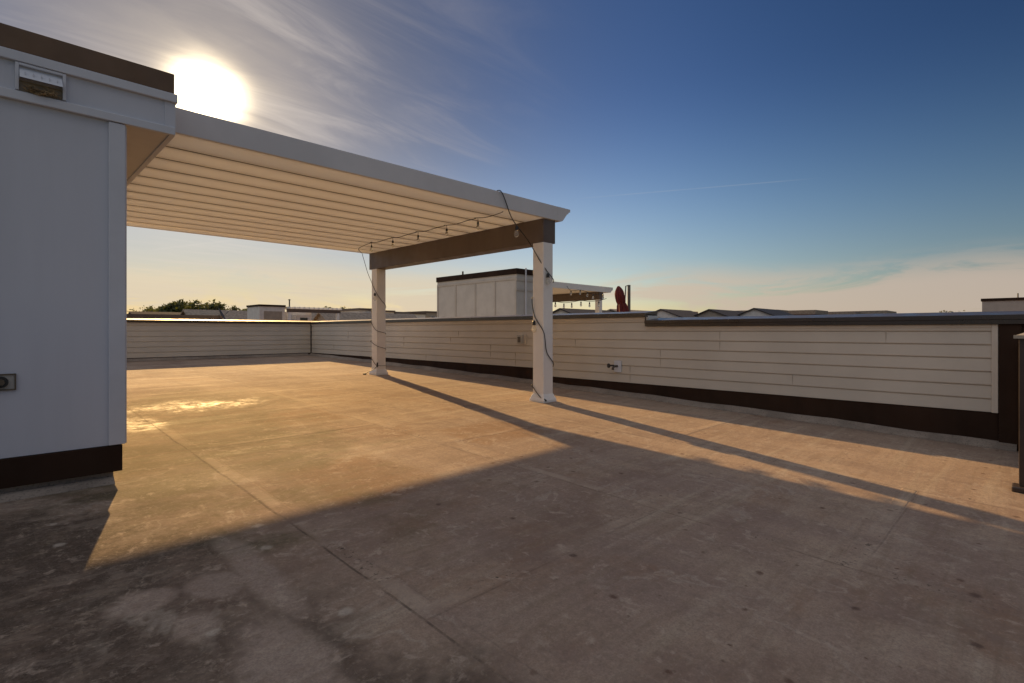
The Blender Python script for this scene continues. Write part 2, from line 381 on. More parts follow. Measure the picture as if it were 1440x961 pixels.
    for a, b, ys in ((-.54, 1.11, (2.62, 5.9, 9.3, 12.2)), (1.11, 2.76, (1.55, 4.7, 8.2, 11.6)), (2.76, 4.41, (.55, 3.6, 6.9, 10.3)), (4.41, 6.6, (2.4, 5.6, 8.7, 12.6)), (-3, -.54, (1.2, 4.4))):
        gt = gate(x, a, b)
        for q in ys:
            seam = n.m('MAXIMUM', seam, n.m('MULTIPLY', line(y, q, .007, gt), .40)); lap = n.m('MAXIMUM', lap, line(y, q + .05, .045, gt))
    broken = n.ss(n.noise(o, 3.2, 6, .75), .42, .60, .10, 1)
    c = n.mix(n.m('MULTIPLY', n.m('MULTIPLY', lap, n.ss(n.noise(o, 1.9, 4), .44, .62)), .36), c, (.42, .34, .265))
    c = n.mix(n.m('MULTIPLY', n.m('MULTIPLY', seam, broken), .80), c, (.06, .045, .036))
    # black flecks gathered along the seams
    fl = n.m('MULTIPLY', n.m('MULTIPLY', n.ss(lap, .1, .8), n.ss(n.noise(o, 45, 3, .6), .58, .66)), n.ss(n.noise(o, 2.4, 3), .5, .62))
    c = n.mix(n.m('MULTIPLY', fl, .75), c, (.035, .03, .026))
    n.put(p.inputs['Base Color'], c)
    gl = n.m('MULTIPLY', n.ss(brushA, .35, .7), n.ss(big, .35, .6))
    ro = n.m('SUBTRACT', .92, n.m('MULTIPLY', gl, .10))
    wet = n.m('MULTIPLY', n.m('MAXIMUM', blob(1.75, 7.0, .75, .45, 1.4, .9), n.m('MULTIPLY', blob(1.0, 6.2, .25, .6, 1.4, .9), .7)), n.ss(n.noise(o, 9, 6, .7, .5), .35, .6))
    ro = n.m('SUBTRACT', ro, n.m('MULTIPLY', wet, .27))
    n.put(p.inputs['Roughness'], ro); n.put(p.inputs['Specular IOR Level'], n.ss(wet, 0, 1, .10, .36, lin=True))
    h = n.m('ADD', n.m('MULTIPLY', fine, .25), n.m('MULTIPLY', grit, .22))
    h = n.m('ADD', h, n.m('ADD', n.m('MULTIPLY', mid, .8), n.m('MULTIPLY', n.ss(lap, .0, .3), .35)))
    h = n.m('ADD', h, n.m('MULTIPLY', brushA, .4))
    bn = n.node('ShaderNodeBump'); bn.inputs['Strength'].default_value = .55; bn.inputs['Distance'].default_value = .012
    n.put(bn.inputs['Height'], h); n.l.new(bn.outputs[0], p.inputs['Normal'])
    return m
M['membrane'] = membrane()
def cant_mat():
    m = bpy.data.materials.new('dusty_membrane_edge'); m.use_nodes = True
    n = NT(m.node_tree); p = m.node_tree.nodes['Principled BSDF']
    o = n.node('ShaderNodeTexCoord').outputs['Object']
    c = n.mix(n.ss(n.noise(o, 3, 5, .65), .35, .65), (.20, .165, .135), (.30, .25, .205))
    c = n.mix(n.ss(n.noise(o, 70, 4, .7), .5, .68, 0, .7), c, (.10, .08, .06))
    n.put(p.inputs['Base Color'], c); p.inputs['Roughness'].default_value = .8
    bn = n.node('ShaderNodeBump'); bn.inputs['Strength'].default_value = .6; bn.inputs['Distance'].default_value = .01
    n.put(bn.inputs['Height'], n.noise(o, 60, 5)); n.l.new(bn.outputs[0], p.inputs['Normal'])
    return m
M['cant'] = cant_mat()

# ---------------------------------------------------------------- the ground far below
def ground_mat():
    m = bpy.data.materials.new('ground_cover'); m.use_nodes = True
    n = NT(m.node_tree); p = m.node_tree.nodes['Principled BSDF']
    o = n.node('ShaderNodeTexCoord').outputs['Object']
    c = n.mix(n.ss(n.noise(o, .02, 5), .4, .6), (.05, .065, .03), (.09, .085, .06))
    n.put(p.inputs['Base Color'], c); p.inputs['Roughness'].default_value = .9
    return m
gnd = MB().add([(-2500, -2500, -ZE), (2500, -2500, -ZE), (2500, 2500, -ZE), (-2500, 2500, -ZE)], [(0, 1, 2, 3)]).build('ground', ground_mat(), loc=(0, 0, -ZE))
tag(gnd, kind='structure')
asph = mat('asphalt', (.05, .05, .052), .85, var=.2, vscale=.4)
st = MB().box(-120, 160, 24.5, 31.5, -ZE + .004, -ZE + .01).build('street', asph, loc=(0, 28, -ZE)); tag(st, kind='structure')

# ---------------------------------------------------------------- our deck and the house below it
WX, WY = 6.65, 14.93                        # inner faces of the two parapets
XL, YN = -1.75, -3.4
dk = MB()
ys = [YN + (WY - .004 - YN) * i / 40 for i in range(41)]; xs = [XL + .004, 0, 2, 4, WX - .012]
for yy in ys:
    for xx in xs: dk.v.append(Vector((xx, yy, zdeck(yy))))
nx = len(xs)
for i in range(40):
    for j in range(nx - 1): dk.f.append([i * nx + j, i * nx + j + 1, (i + 1) * nx + j + 1, (i + 1) * nx + j])
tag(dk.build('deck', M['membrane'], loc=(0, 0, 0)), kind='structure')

def window(par, x0, x1, y0, y1, z0, z1, axis):
    """a framed window on a wall; axis names the wall's normal: x or y with sign"""
    s = 1 if axis[1] == '+' else -1; f = MB(); g_ = MB(); e = .07
    if axis[0] == 'x':
        for a in ((y0, y1, z0, z0 + e), (y0, y1, z1 - e, z1), (y0, y0 + e, z0 + e, z1 - e), (y1 - e, y1, z0 + e, z1 - e)):
            f.box(x0 - .004 * s, x0 + .05 * s, *a)
        g_.box(x0 - .004 * s, x0 + .02 * s, y0 + e, y1 - e, z0 + e, z1 - e)
    else:
        for a in ((x0, x1, z0, z0 + e), (x0, x1, z1 - e, z1), (x0, x0 + e, z0 + e, z1 - e), (x1 - e, x1, z0 + e, z1 - e)):
            f.box(a[0], a[1], y0 - .004 * s, y0 + .05 * s, a[2], a[3])
        g_.box(x0 + e, x1 - e, y0 - .004 * s, y0 + .02 * s, z0 + e, z1 - e)
    fr = f.build('window', M['trim_white'], par); g_.build('pane', M['glass_dark'], fr)

house = thing('townhouse', 'four storey townhouse carrying this roof deck', 'house', (2.5, 5.8, -ZE))
b_ = MB()
b_.box(XL - .3, WX + .28, YN - .3, YN - .02, -ZE, -1.35); b_.box(XL - .3, WX + .28, WY + .02, WY + .3, -ZE, -1.35)
b_.box(XL - .3, XL - .02, YN - .02, WY + .02, -ZE, -1.35); b_.box(WX + .01, WX + .28, YN - .02, WY + .02, -ZE, -1.35)
b_.box(XL - .02, WX + .01, YN - .02, WY + .02, -1.75, -1.35)
b_.build('wall', M['brick'], house)

# ---------------------------------------------------------------- parapets
EX = .127                                    # exposed height of a siding course
def lap_profile(face, sgn, z0, z1, back):
    """courses of lap siding as a closed profile (offset, z); sgn points off the wall"""
    pr = [(face - sgn * back, z0)]
    k0 = math.floor(z0 / EX + 1e-6); z = z0
    while z < z1 - 1e-6:
        k0 += 1; zt = min(k0 * EX, z1)
        f_ = (zt - z) / EX
        pr += [(face + sgn * .0145, z), (face + sgn * .0155, z + .005), (face + sgn * (.021 - .013 * f_), zt - .011), (face + sgn * .001, zt - .008)]
        if zt < z1 - 1e-6: pr += [(face + sgn * .001, zt - .0005)]
        z = zt
    pr += [(face - sgn * back, z1)]
    return pr
wallR = thing('parapet_wall', 'long parapet of cream lap siding with stepped dark coping behind the pergola posts', 'parapet wall', (WX, 7, -1.0))
body = MB(); body.box(WX + .02, WX + .26, -.6, 3.9, -1.5, .10).box(WX + .02, WX + .26, 3.9, WY + .26, -1.5, .22)
body.build('wall', M['pale_wall'], wallR)
YS = 3.93                                    # where the coping steps up
sd_ = MB()
YB = 6.12                                    # left of here the siding stops one course higher
sd_.prism(lap_profile(WX, -1, -6 * EX, .044, .03), 'Y', .285, YS)
sd_.prism(lap_profile(WX, -1, -6 * EX, .172, .03), 'Y', YS, YB)
sd_.prism(lap_profile(WX, -1, -5 * EX, .172, .03), 'Y', YB, WY - .03)
sd_.build('siding', M['siding'], wallR)
jt = MB()                                    # butt joints, placed where the photo shows them
for (yj, k) in ((2.86, 0), (2.86, -1), (3.70, -2), (3.70, -3), (4.19, -4), (4.19, -5), (1.1, 0), (8.15, 0), (8.4, -1), (7.2, -2), (7.2, -3), (10.1, -1), (10.1, -2), (9.25, -4), (12.7, 0), (12.7, -1), (13.5, -3), (6.55, -3), (6.55, -4), (5.2, -1), (2.0, -4)):
    jt.box(WX - .0160, WX - .010, yj, yj + .0028, (k - 1) * EX + .006, k * EX - .012)
jt.build('butt_joint', mat('siding_joint', (.38, .32, .25), .8), wallR)
tr = MB()
tr.box(WX - .026, WX + .01, .24, .285, -6 * EX - .004, .062)                     # end trim
tr.box(WX - .022, WX + .01, .285, YS, .030, .062)
tr.box(WX - .022, WX + .01, YS, WY - .03, .160, .196)
tr.box(WX - .026, WX + .01, YS - .03, YS, .062, .196)
tr.build('siding_trim', mat('cream_trim', (.60, .54, .46), .6), wallR, bevel=.003)
bs = MB()
NSEG = 24
def wedge_strip(y0, y1, ztop, off):
    n_ = max(2, int((y1 - y0) / .6)); o = len(bs.v)
    for i in range(n_ + 1):
        y = y0 + (y1 - y0) * i / n_; zb = zdeck(y) - .05
        bs.v += [Vector((WX - off, y, zb)), Vector((WX - off, y, ztop)), Vector((WX + .02, y, ztop)), Vector((WX + .02, y, zb))]
    for i in range(n_):
        a = o + 4 * i
        for k in range(4): bs.f.append([a + k, a + (k + 1) % 4, a + 4 + (k + 1) % 4, a + 4 + k])
    bs.f.append([o, o + 1, o + 2, o + 3]); q = o + 4 * n_; bs.f.append([q + 3, q + 2, q + 1, q])
wedge_strip(.238, YB, -6 * EX - .004, .008); wedge_strip(YB, WY - .002, -5 * EX - .004, .008)
for q in (1.9, 4.9, 7.95, 10.9, 13.6): bs.box(WX - .0105, WX - .0075, q, q + .035, zdeck(q) + .06, (-6 if q < YB else -5) * EX - .006)
bs.build('base_flashing', M['bronze_matt'], wallR)
pn = MB().prism([(WX - .03, zdeck(0) - .2), (WX - .03, .062), (WX + .02, .062), (WX + .02, zdeck(0) - .2)], 'Y', .085, .236)
pn.box(WX - .004, WX + .02, -.6, .083, -1.35, .062)
pn.build('corner_flashing', M['bronze_matt'], wallR)
def coping(z0, z1, y0, y1, tiers):
    zf = z0 + (z1 - z0) * (.74 if tiers else .70)
    pr = [(WX - .050, z0)]
    if tiers: pr += [(WX - .050, z0 + .040), (WX - .060, z0 + .043), (WX - .060, zf)]
    else: pr += [(WX - .050, zf)]
    pr += [(WX + .30, z1 + .012), (WX + .31, z1 + .006), (WX + .31, z0), (WX + .27, z0), (WX + .27, zf - .02), (WX - .02, zf - .02), (WX - .02, z0)]
    return MB().prism(pr, 'Y', y0, y1)
coping(.064, .178, -.6, YS - .003, True).build('coping', M['bronze'], wallR)
up = coping(.198, .282, YS, WY - .03, False)
up.box(WX - .045, WX + .28, YS - .012, YS - .001, .070, .215)
up.build('coping', M['bronze'], wallR)
# membrane turned up against the foot of the wall
ct = MB(); n_ = 40
for i in range(n_ + 1):
    y = .115 + (WY - .01 - .115) * i / n_; zb = zdeck(y); jig = .006 * math.sin(i * 2.1) + .004 * math.sin(i * 5.3)
    ct.v += [Vector((WX - .009, y, zb + .062 + jig)), Vector((WX - .022, y, zb + .060 + jig)), Vector((WX - .11 + jig, y, zb + .010)), Vector((WX - .115 + jig, y, zb - .01)), Vector((WX - .009, y, zb - .01))]
for i in range(n_):
    for k in range(5): ct.f.append([5 * i + k, 5 * i + (k + 1) % 5, 5 * i + 5 + (k + 1) % 5, 5 * i + 5 + k])
ct.f += [[0, 1, 2, 3, 4], [5 * n_ + k for k in (4, 3, 2, 1, 0)]]
ct.build('membrane_upstand', M['cant'], wallR)

wallF = thing('parapet_wall', 'far end parapet of cream lap siding with sunlit brown cap, left of the corner', 'parapet wall', (2.3, WY, -.8))
MB().box(XL - .2, WX, WY + .02, WY + .26, -1.5, .22).build('wall', M['pale_wall'], wallF)
MB().prism(lap_profile(WY, -1, -5 * EX, .172, .03), 'X', XL, WX - .032).build('siding', M['siding'], wallF)
MB().box(XL, WX - .03, WY - .022, WY + .01, .160, .196).build('siding_trim', M['siding'], wallF)
MB().box(WX - .034, WX - .012, WY - .036, WY - .014, -5 * EX, .198).build('corner_trim', M['bronze_matt'], wallF)
MB().box(XL, WX - .01, WY - .008, WY + .018, zdeck(WY) - .05, -5 * EX - .002).build('base_flashing', M['bronze_matt'], wallF)
MB().prism([(WY - .009, zdeck(WY) + .06), (WY - .02, zdeck(WY) + .06), (WY - .12, zdeck(WY) + .008), (WY - .12, zdeck(WY) - .02), (WY - .009, zdeck(WY) - .02)], 'X', XL, WX - .12).build('membrane_upstand', M['cant'], wallF)
zc0, zc1 = .198, .282
pr = [(WY - .05, zc0), (WY - .05, zc0 + .062), (WY + .30, zc1 + .014), (WY + .31, zc1 + .006), (WY + .31, zc0), (WY + .27, zc0), (WY + .27, zc0 + .04), (WY - .02, zc0 + .04), (WY - .02, zc0)]
MB().prism(pr, 'X', XL - .25, WX + .31).build('coping', mat('weathered_brown_cap', (.042, .027, .02), .55, var=.2), wallF)

wallL = thing('parapet_wall', 'side parapet hidden beyond the stair bulkhead', 'parapet wall', (XL, 5, -1))
MB().box(XL - .26, XL, YN, WY - .002, -1.5, .18).build('wall', M['siding'], wallL)
MB().box(XL - .29, XL + .04, YN, WY - .06, .182, .24).build('coping', M['bronze'], wallL)

# ---------------------------------------------------------------- stair bulkhead
HX, HY, OX = .606, 4.15, .893               # wall corner and the overhang's outer edge
HXL, HYB = XL + .35, 8.6
bk = thing('stair_bulkhead', 'white panelled stair bulkhead with brown coping at the left, sun behind it', 'bulkhead', (-.4, HY, zdeck(HY)))
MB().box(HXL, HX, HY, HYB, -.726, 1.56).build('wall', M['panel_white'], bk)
cb = MB(); cb.box(.533, HX + .012, HY - .022, HY - .001, -.724, 1.322).box(HX + .001, HX + .022, HY - .001, HY + .09, -.724, 1.322)
cb.build('corner_trim', M['trim_white'], bk, bevel=.003)
tb = MB(); tb.box(HXL, OX, HY - .030, HY - .001, 1.326, 1.378).box(OX - .03, OX + .004, HY - .001, HYB, 1.326, 1.378)
tb.build('lower_trim', M['trim_white'], bk, bevel=.004)
MB().box(HX + .002, OX - .03, HY, HYB, 1.338, 1.352).build('soffit', mat('soffit_board', (.60, .58, .54), .6), bk)
fr_ = MB(); fr_.box(HXL, OX - .001, HY - .012, HY - .001, 1.379, 1.545).box(OX - .06, OX + .002, HY - .018, HY - .012, 1.379, 1.545)
fr_.box(HX + .002, OX - .001, HY - .001, HYB, 1.380, 1.56)
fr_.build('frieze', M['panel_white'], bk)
ut = MB(); ut.box(HXL, OX + .012, HY - .036, HY + .05, 1.546, 1.604).box(OX - .05, OX + .012, HY + .05, HYB, 1.546, 1.604)
ut.build('upper_trim', M['trim_white'], bk, bevel=.004)
MB().box(HXL, OX - .006, HY - .030, HYB, 1.606, 1.738).build('coping', mat('brown_coping_paint', (.15, .090, .050), .6, var=.15), bk, bevel=.004)
MB().box(HXL, HX - .002, HY - .014, HYB, -.895, -.730).build('base_flashing', M['bronze_matt'], bk, bevel=.003)
MB().box(HXL + .05, HX - .045, HY + .018, HYB - .05, -1.3, -.893).prism([(HY + .018, -.925), (HY + .006, -.928), (HY - .052, -.962), (HY - .058, -1.0), (HY + .018, -1.0)], 'X', HXL + .05, HX - .045).build('curb', M['cant'], bk)
# hooded vent in the frieze, with a bird's nest under the hood
vt = thing('wall_vent', 'white hooded wall vent with straw nest in its opening, below the brown coping', 'vent', (.215, HY - .02, 1.38))
vf = MB(); x0, x1, z0, z1 = .104, .327, 1.384, 1.542; yv = HY - .0125
vf.box(x0, x0 + .016, yv - .02, yv, z0, z1).box(x1 - .016, x1, yv - .02, yv, z0, z1).box(x0 + .016, x1 - .016, yv - .02, yv, z1 - .014, z1)
vf.build('frame', M['trim_white'], vt, bevel=.002)
hd = MB()
hd.add([(x0 + .018, yv - .001, z1 - .02), (x1 - .018, yv - .001, z1 - .02), (x1 - .018, yv - .06, z0 + .062), (x0 + .018, yv - .06, z0 + .062), (x1 - .018, yv - .001, z0 + .062), (x0 + .018, yv - .001, z0 + .062)],
       [(0, 1, 2, 3), (0, 3, 5), (1, 4, 2)])
for k in range(5):
    xx = x0 + .04 + k * .035; hd.box(xx, xx + .003, yv - .045, yv - .005, z0 + .075, z1 - .055)
hd.build('hood', M['trim_white'], vt)
MB().box(x0 + .017, x1 - .017, yv - .004, yv + .002, z0 + .002, z0 + .060).build('opening', mat('dusty_duct', (.26, .22, .17), .9), vt)
ne = MB()
for i in range(160):
    a = Vector((random.uniform(x0 + .045, x1 - .045), yv - random.uniform(.008, .04), z0 + random.uniform(.004, .034)))
    if abs(a.x - .21) < .03: a.z -= .010
    ne.tube([a, a + Vector((random.uniform(-.028, .028), random.uniform(-.008, .008), random.uniform(-.01, .014)))], .0018, 4)
nest = ne.build('straw_nest', M['nest'], loc=(.21, yv - .03, z0)); tag(nest, 'straw nest stuffed under the white vent hood', 'nest')
# electrical outlet low on the bulkhead
ot = thing('wall_outlet', 'grey outlet box with round twist socket on white bulkhead wall', 'outlet', (.07, HY, -.3))
oz = -.292
of = MB(); 
for a in ((-.02, .109, oz - .047, oz - .040), (-.02, .109, oz + .040, oz + .047), (-.02, -.013, oz - .040, oz + .040), (.102, .109, oz - .040, oz + .040)): of.box(a[0], a[1], HY - .012, HY - .0005, a[2], a[3])
of.build('frame', M['steel'], ot)
MB().box(-.013, .102, HY - .006, HY - .0005, oz - .040, oz + .040).build('cover_plate', M['grey_plastic'], ot)
MB().tube([(.045, HY - .006, oz), (.045, HY - .024, oz)], [.033, .031], 20).build('socket', M['black'], ot)
MB().tube([(.045, HY - .024, oz), (.045, HY - .033, oz)], [.019, .017], 16).tube([(.028, HY - .025, oz - .03), (.040, HY - .034, oz - .012)], .006, 8).build('twist_cap', M['steel'], ot)

# ---------------------------------------------------------------- pergola
BX0, BX1, BY0, BY1 = 5.19, 5.43, 4.60, 9.09
Z0, Z1 = 1.495, 1.684
pg = thing('pergola', 'white slat roofed pergola on two square posts with brown beam', 'pergola', (BX0, 6.8, zdeck(6.8)))
PW = .19
def post(y0):
    zb = zdeck(y0); p_ = MB().box(BX0, BX0 + PW, y0, y0 + PW, zb - .02, 1.179).build('post', M['white'], pg, bevel=.006)
    a, t = .036, .016
    pr_ = MB()
    lo = [(BX0 - a, y0 - a), (BX0 + PW + a, y0 - a), (BX0 + PW + a, y0 + PW + a), (BX0 - a, y0 + PW + a)]
    hi = [(BX0 - .004, y0 - .004), (BX0 + PW + .004, y0 - .004), (BX0 + PW + .004, y0 + PW + .004), (BX0 - .004, y0 + PW + .004)]
    vs = [(x, y, zb - .02) for x, y in lo] + [(x, y, zb + .028) for x, y in lo] + [(x, y, zb + .105) for x, y in hi]
    pr_.add(vs, [(0, 1, 5, 4), (1, 2, 6, 5), (2, 3, 7, 6), (3, 0, 4, 7), (4, 5, 9, 8), (5, 6, 10, 9), (6, 7, 11, 10), (7, 4, 8, 11), (8, 9, 10, 11), (3, 2, 1, 0)])
    pr_.build('post_base', M['white'], p_, bevel=.004)
post(BY0); post(BY1 - .28)
MB().box(BX0, BX1, BY0, BY1, 1.18, Z0 - .002).build('beam', M['beam'], pg, bevel=.004)
NP = 12; PT = (BY1 + .02 - BY0) / NP
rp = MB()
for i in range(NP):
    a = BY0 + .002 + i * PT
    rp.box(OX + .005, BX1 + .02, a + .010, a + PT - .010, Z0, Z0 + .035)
rb_ = MB()
for i in range(1, NP):
    q = BY0 + .002 + i * PT
    rb_.box(OX + .005, BX1 + .02, q - .030, q + .030, Z0 + .036, Z1 + .002)
    rb_.box(OX + .005, BX1 + .285 + (.17 if i > 3 else .13), q - .020, q + .020, Z1 + .003, Z1 + .045)  # rib ends drawn out past the gutter, unseen, to scallop the roof's shadow
rb_.build('roof_rib', M['white'], pg)
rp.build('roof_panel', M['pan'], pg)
shade_strip = MB()  # dark strips laid in the panel grooves to paint in their shade
for i in range(1, NP): shade_strip.box(OX + .006, BX1 + .015, BY0 + .002 + i * PT - .0098, BY0 + .002 + i * PT + .0098, Z0 + .001, Z0 + .020)
shade_strip.build('seam_shade_strip', mat('brown_seam_shade', (.035, .022, .014), .8), pg)
fa = MB().box(OX + .005, BX1 + .02, BY0 - .03, BY0 - .001, Z0 - .002, Z1)
fa.build('fascia', M['fascia'], pg, bevel=.003)
MB().box(OX + .005, BX1 + .02, BY1 + .022, BY1 + .05, Z0 - .002, Z1).build('fascia', M['fascia'], pg, bevel=.003)
gpz = [(BX1 + .021, Z0), (BX1 + .10, Z0), (BX1 + .125, Z0 + .012), (BX1 + .16, Z0 + .05), (BX1 + .19, Z0 + .085), (BX1 + .215, Z0 + .112), (BX1 + .245, Z0 + .122), (BX1 + .25, Z0 + .150), (BX1 + .285, Z0 + .152), (BX1 + .285, Z1), (BX1 + .265, Z1), (BX1 + .021, Z1)]
MB().prism(gpz, 'Y', BY0 - .031, BY1 + .052).build('gutter', M['fascia'], pg)

# ---------------------------------------------------------------- string lights on the pergola
def smooth_path(pts, n=6):
    pts = [Vector(p) for p in pts]; out = []
    for i in range(len(pts) - 1):
        p0, p1, p2, p3 = pts[max(i - 1, 0)], pts[i], pts[i + 1], pts[min(i + 2, len(pts) - 1)]
        for k in range(n):
            t = k / n
            out.append(.5 * ((2 * p1) + (p2 - p0) * t + (2 * p0 - 5 * p1 + 4 * p2 - p3) * t * t + (3 * p1 - p0 - 3 * p2 + p3) * t ** 3))
    return out + [pts[-1]]
def bulb(root, top, r=1.0, drop=.0):
    """socket hanging from 'top' with a clear glass bulb below it"""
    t = Vector(top)
    s_ = MB()
    if drop: s_.tube([t, t - Vector((0, 0, drop))], .0035, 6)
    t = t - Vector((0, 0, drop))
    so = s_.tube([t, t - Vector((0, 0, .018 * r)), t - Vector((0, 0, .058 * r))], [.010 * r, .019 * r, .021 * r], 12).build('socket', M['black'], root)
    q = t - Vector((0, 0, .056 * r)); prof = [(.014, 0), (.018, .012), (.027, .034), (.031, .055), (.027, .075), (.014, .088), (.003, .092)]
    MB().tube([q - Vector((0, 0, h * r)) for _, h in prof], [a * r for a, _ in prof], 14).build('glass_bulb', glass, so, smooth=True)
sl = thing('string_lights', 'black string light cable with clear bulbs wound round the pergola posts and slats', 'string lights', (BX0, BY0, zdeck(BY0)))
g_ = .012
A_ = [(4.36, 4.66, Z1 + .012), (4.355, 4.556, Z1 + .006), (4.42, 4.545, 1.60), (4.54, 4.57, 1.43), (4.70, 4.62, 1.33), (4.98, 4.70, 1.20), (BX0 - g_, 4.70, 1.0), (BX0 - g_, 4.67, .955), (BX0 + .05, BY0 - g_, .80), (BX0 + PW + .002, BY0 - g_, .68),
      (BX0 + PW + g_, BY0 + .06, .63), (BX0 + PW + g_, BY0 + PW, .54), (BX0 + .09, BY0 + PW + g_, .48), (BX0 - g_, BY0 + PW + .004, .43), (BX0 - g_, BY0 + .165, .24), (BX0 - g_, BY0 + .11, .14), (BX0 - .004, BY0 - g_, -.03), (BX0 + .05, BY0 - g_, -.28), (BX0 + PW, BY0 - g_, -.45),
      (BX0 + PW + g_, BY0 + .09, -.54), (BX0 + PW, BY0 + PW + g_, -.63), (BX0, BY0 + PW + g_, -.73), (BX0 - g_, BY0 + .17, -.765), (BX0 - .02, BY0 + .04, -.88), (BX0 - .01, BY0 - .02, -.905)]
cm = MB().tube(smooth_path(A_), .0062, 8)
cm.tube([A_[-1], (BX0 + .004, BY0 - .05, -.925)], [.013, .011], 8)
CXL = 4.45
yb = [5.07, 5.72, 6.40, 7.08, 7.72]
C_ = [(4.36, 4.66, Z1 + .012)]
C_ = [(4.52, 4.68, Z0 - .012)]
for q in yb: C_ += [(CXL + .10, q - .30, Z0 - .012), (CXL + .02, q - .16, Z0 - .050), (CXL, q, Z0 - .040), (CXL + .03, q + .10, Z0 - .022), (CXL + .09, q + .16, Z0 - .012)]
C_ += [(4.70, 8.60, Z0 - .012), (5.05, 9.10, Z0 - .02), (5.09, 9.165, Z0 - .04), (5.12, 9.15, 1.34), (5.15, 9.08, 1.12), (BX0 - .016, 8.99, .95)]
P2 = BY1 - .28
C_ += [(BX0 - g_, P2 + .10, .83), (BX0 - .004, P2 - g_, .70), (BX0 + .09, P2 - g_, .58), (BX0 + PW + g_, P2 + .01, .46), (BX0 + PW + g_, P2 + PW, .33), (BX0, P2 + PW + g_, .21), (BX0 - g_, P2 + PW - .01, .16),
       (BX0 - g_, P2 + .10, .07), (BX0 + .0, P2 - g_, .0), (BX0 + PW, P2 - g_, -.055), (BX0 + PW + g_, P2 + PW, -.12), (BX0, P2 + PW + g_, -.19), (BX0 - g_, P2 + PW, -.21), (BX0, P2 - g_, -.29), (BX0 + PW, P2 - g_, -.35), (BX0 + PW + g_, P2 + PW, -.42), (BX0, P2 + PW + g_, -.50),
       (BX0 - g_, P2 + PW - .02, -.53), (BX0 - g_, P2 + .06, -.62), (BX0 - .01, P2 - .02, -.665)]
cm.tube(smooth_path(C_), .0048, 8)
cm.tube([(BX0 + .0, P2 - .02, -.60), (BX0 - .012, P2 - .03, -.685)], [.014, .017], 8)
cm.tube(smooth_path([(BX0 - .01, P2 - .025, -.67), (BX0 - .06, P2 + .03, -.735), (BX0 - .10, P2 + .13, -.775), (BX0 - .13, P2 + .20, zdeck(P2) + .02)]), .006, 8)
cm.tube([(BX0 - .12, P2 + .19, zdeck(P2) + .022), (BX0 - .15, P2 + .24, zdeck(P2) + .016)], .015, 8)
cm.tube(smooth_path([(BX0, P2 - .02, -.655), (BX0 + .08, P2 - .018, -.665), (BX0 + PW, P2 - .014, -.665)]), .004, 6)
cm.build('cable', M['cable'], sl)
for q in yb: bulb(sl, (CXL, q, Z0 - .045), .72, drop=.04)
bulb(sl, (4.70, 4.62, 1.325), 1.0)
bulb(sl, (BX0 + .055, BY0 - .03, .77), 1.1)
bulb(sl, (BX0 - .035, BY0 + .14, .14), 1.1)
bulb(sl, (BX0 - .03, P2 + .02, .72), 1.0)

# ---------------------------------------------------------------- fittings on the long parapet
wo_ = thing('wall_outlet', 'small tan outlet cover on cream siding just left of right pergola post', 'outlet', (WX, 6.4, -.15))
MB().box(WX - .028, WX - .015, 6.27, 6.41, -.235, -.065).build('cover_plate', M['siding'], wo_, bevel=.003)
MB().box(WX - .085, WX - .022, 6.33, 6.45, -.225, -.075).build('weather_box', M['grey_plastic'], wo_, bevel=.008)
MB().box(WX - .088, WX - .0855, 6.355, 6.425, -.205, -.105).build('lid', M['steel'], wo_)
fc = thing('hose_faucet', 'dark hose faucet on white mounting block, low on the cream siding', 'faucet', (WX, 4.42, -.5))
MB().box(WX - .034, WX - .015, 4.335, 4.455, -.615, -.445).build('mounting_block', M['trim_white'], fc, bevel=.005)
sp = MB(); sp.tube([(WX - .03, 4.40, -.525), (WX - .10, 4.41, -.525)], .017, 12); sp.tube([(WX - .085, 4.41, -.525), (WX - .13, 4.41, -.545), (WX - .135, 4.41, -.575)], [.016, .016, .019], 12)
sp.build('spout', M['steel'], fc, smooth=True)
MB().tube([(WX - .10, 4.41, -.515), (WX - .165, 4.44, -.515), (WX - .18, 4.445, -.515)], [.010, .010, .034], 14).tube([(WX - .18, 4.445, -.515), (WX - .192, 4.45, -.515)], .034, 14).build('handle', M['black'], fc)

# ---------------------------------------------------------------- guard rail at the right edge of the view
gr = thing('guard_rail', 'dark metal guard rail with weathered post cap at the right edge', 'railing', (4.97, .05, zdeck(0)))
zg = zdeck(.05)
MB().box(4.94, 5.005, .012, .076, zg - .01, -.05).build('post', M['rail_metal'], gr, bevel=.004)
MB().box(4.905, 5.04, -.03, .112, zg, zg + .038).build('post_base', M['rail_metal'], gr, bevel=.008)
MB().box(4.915, 5.03, -.02, .102, -.052, -.030).add([(4.925, -.01, -.030), (5.02, -.01, -.030), (5.02, .092, -.030), (4.925, .092, -.030), (4.972, .041, -.008)], [(0, 1, 4), (1, 2, 4), (2, 3, 4), (3, 0, 4)]).build('post_cap', M['rail_cap'], gr)
MB().box(5.006, 6.60, .020, .066, -.11, -.072).build('rail', M['rail_metal'], gr)
MB().box(5.006, 6.60, .026, .060, zg + .09, zg + .125).build('rail', M['rail_metal'], gr)
MB().box(6.56, 6.62, .012, .076, zg - .01, -.06).build('post', M['rail_metal'], gr)
for i in range(13):
    xx = 5.10 + i * .112; MB().box(xx, xx + .018, .034, .052, zg + .126, -.111).build('baluster', M['rail_metal'], gr)

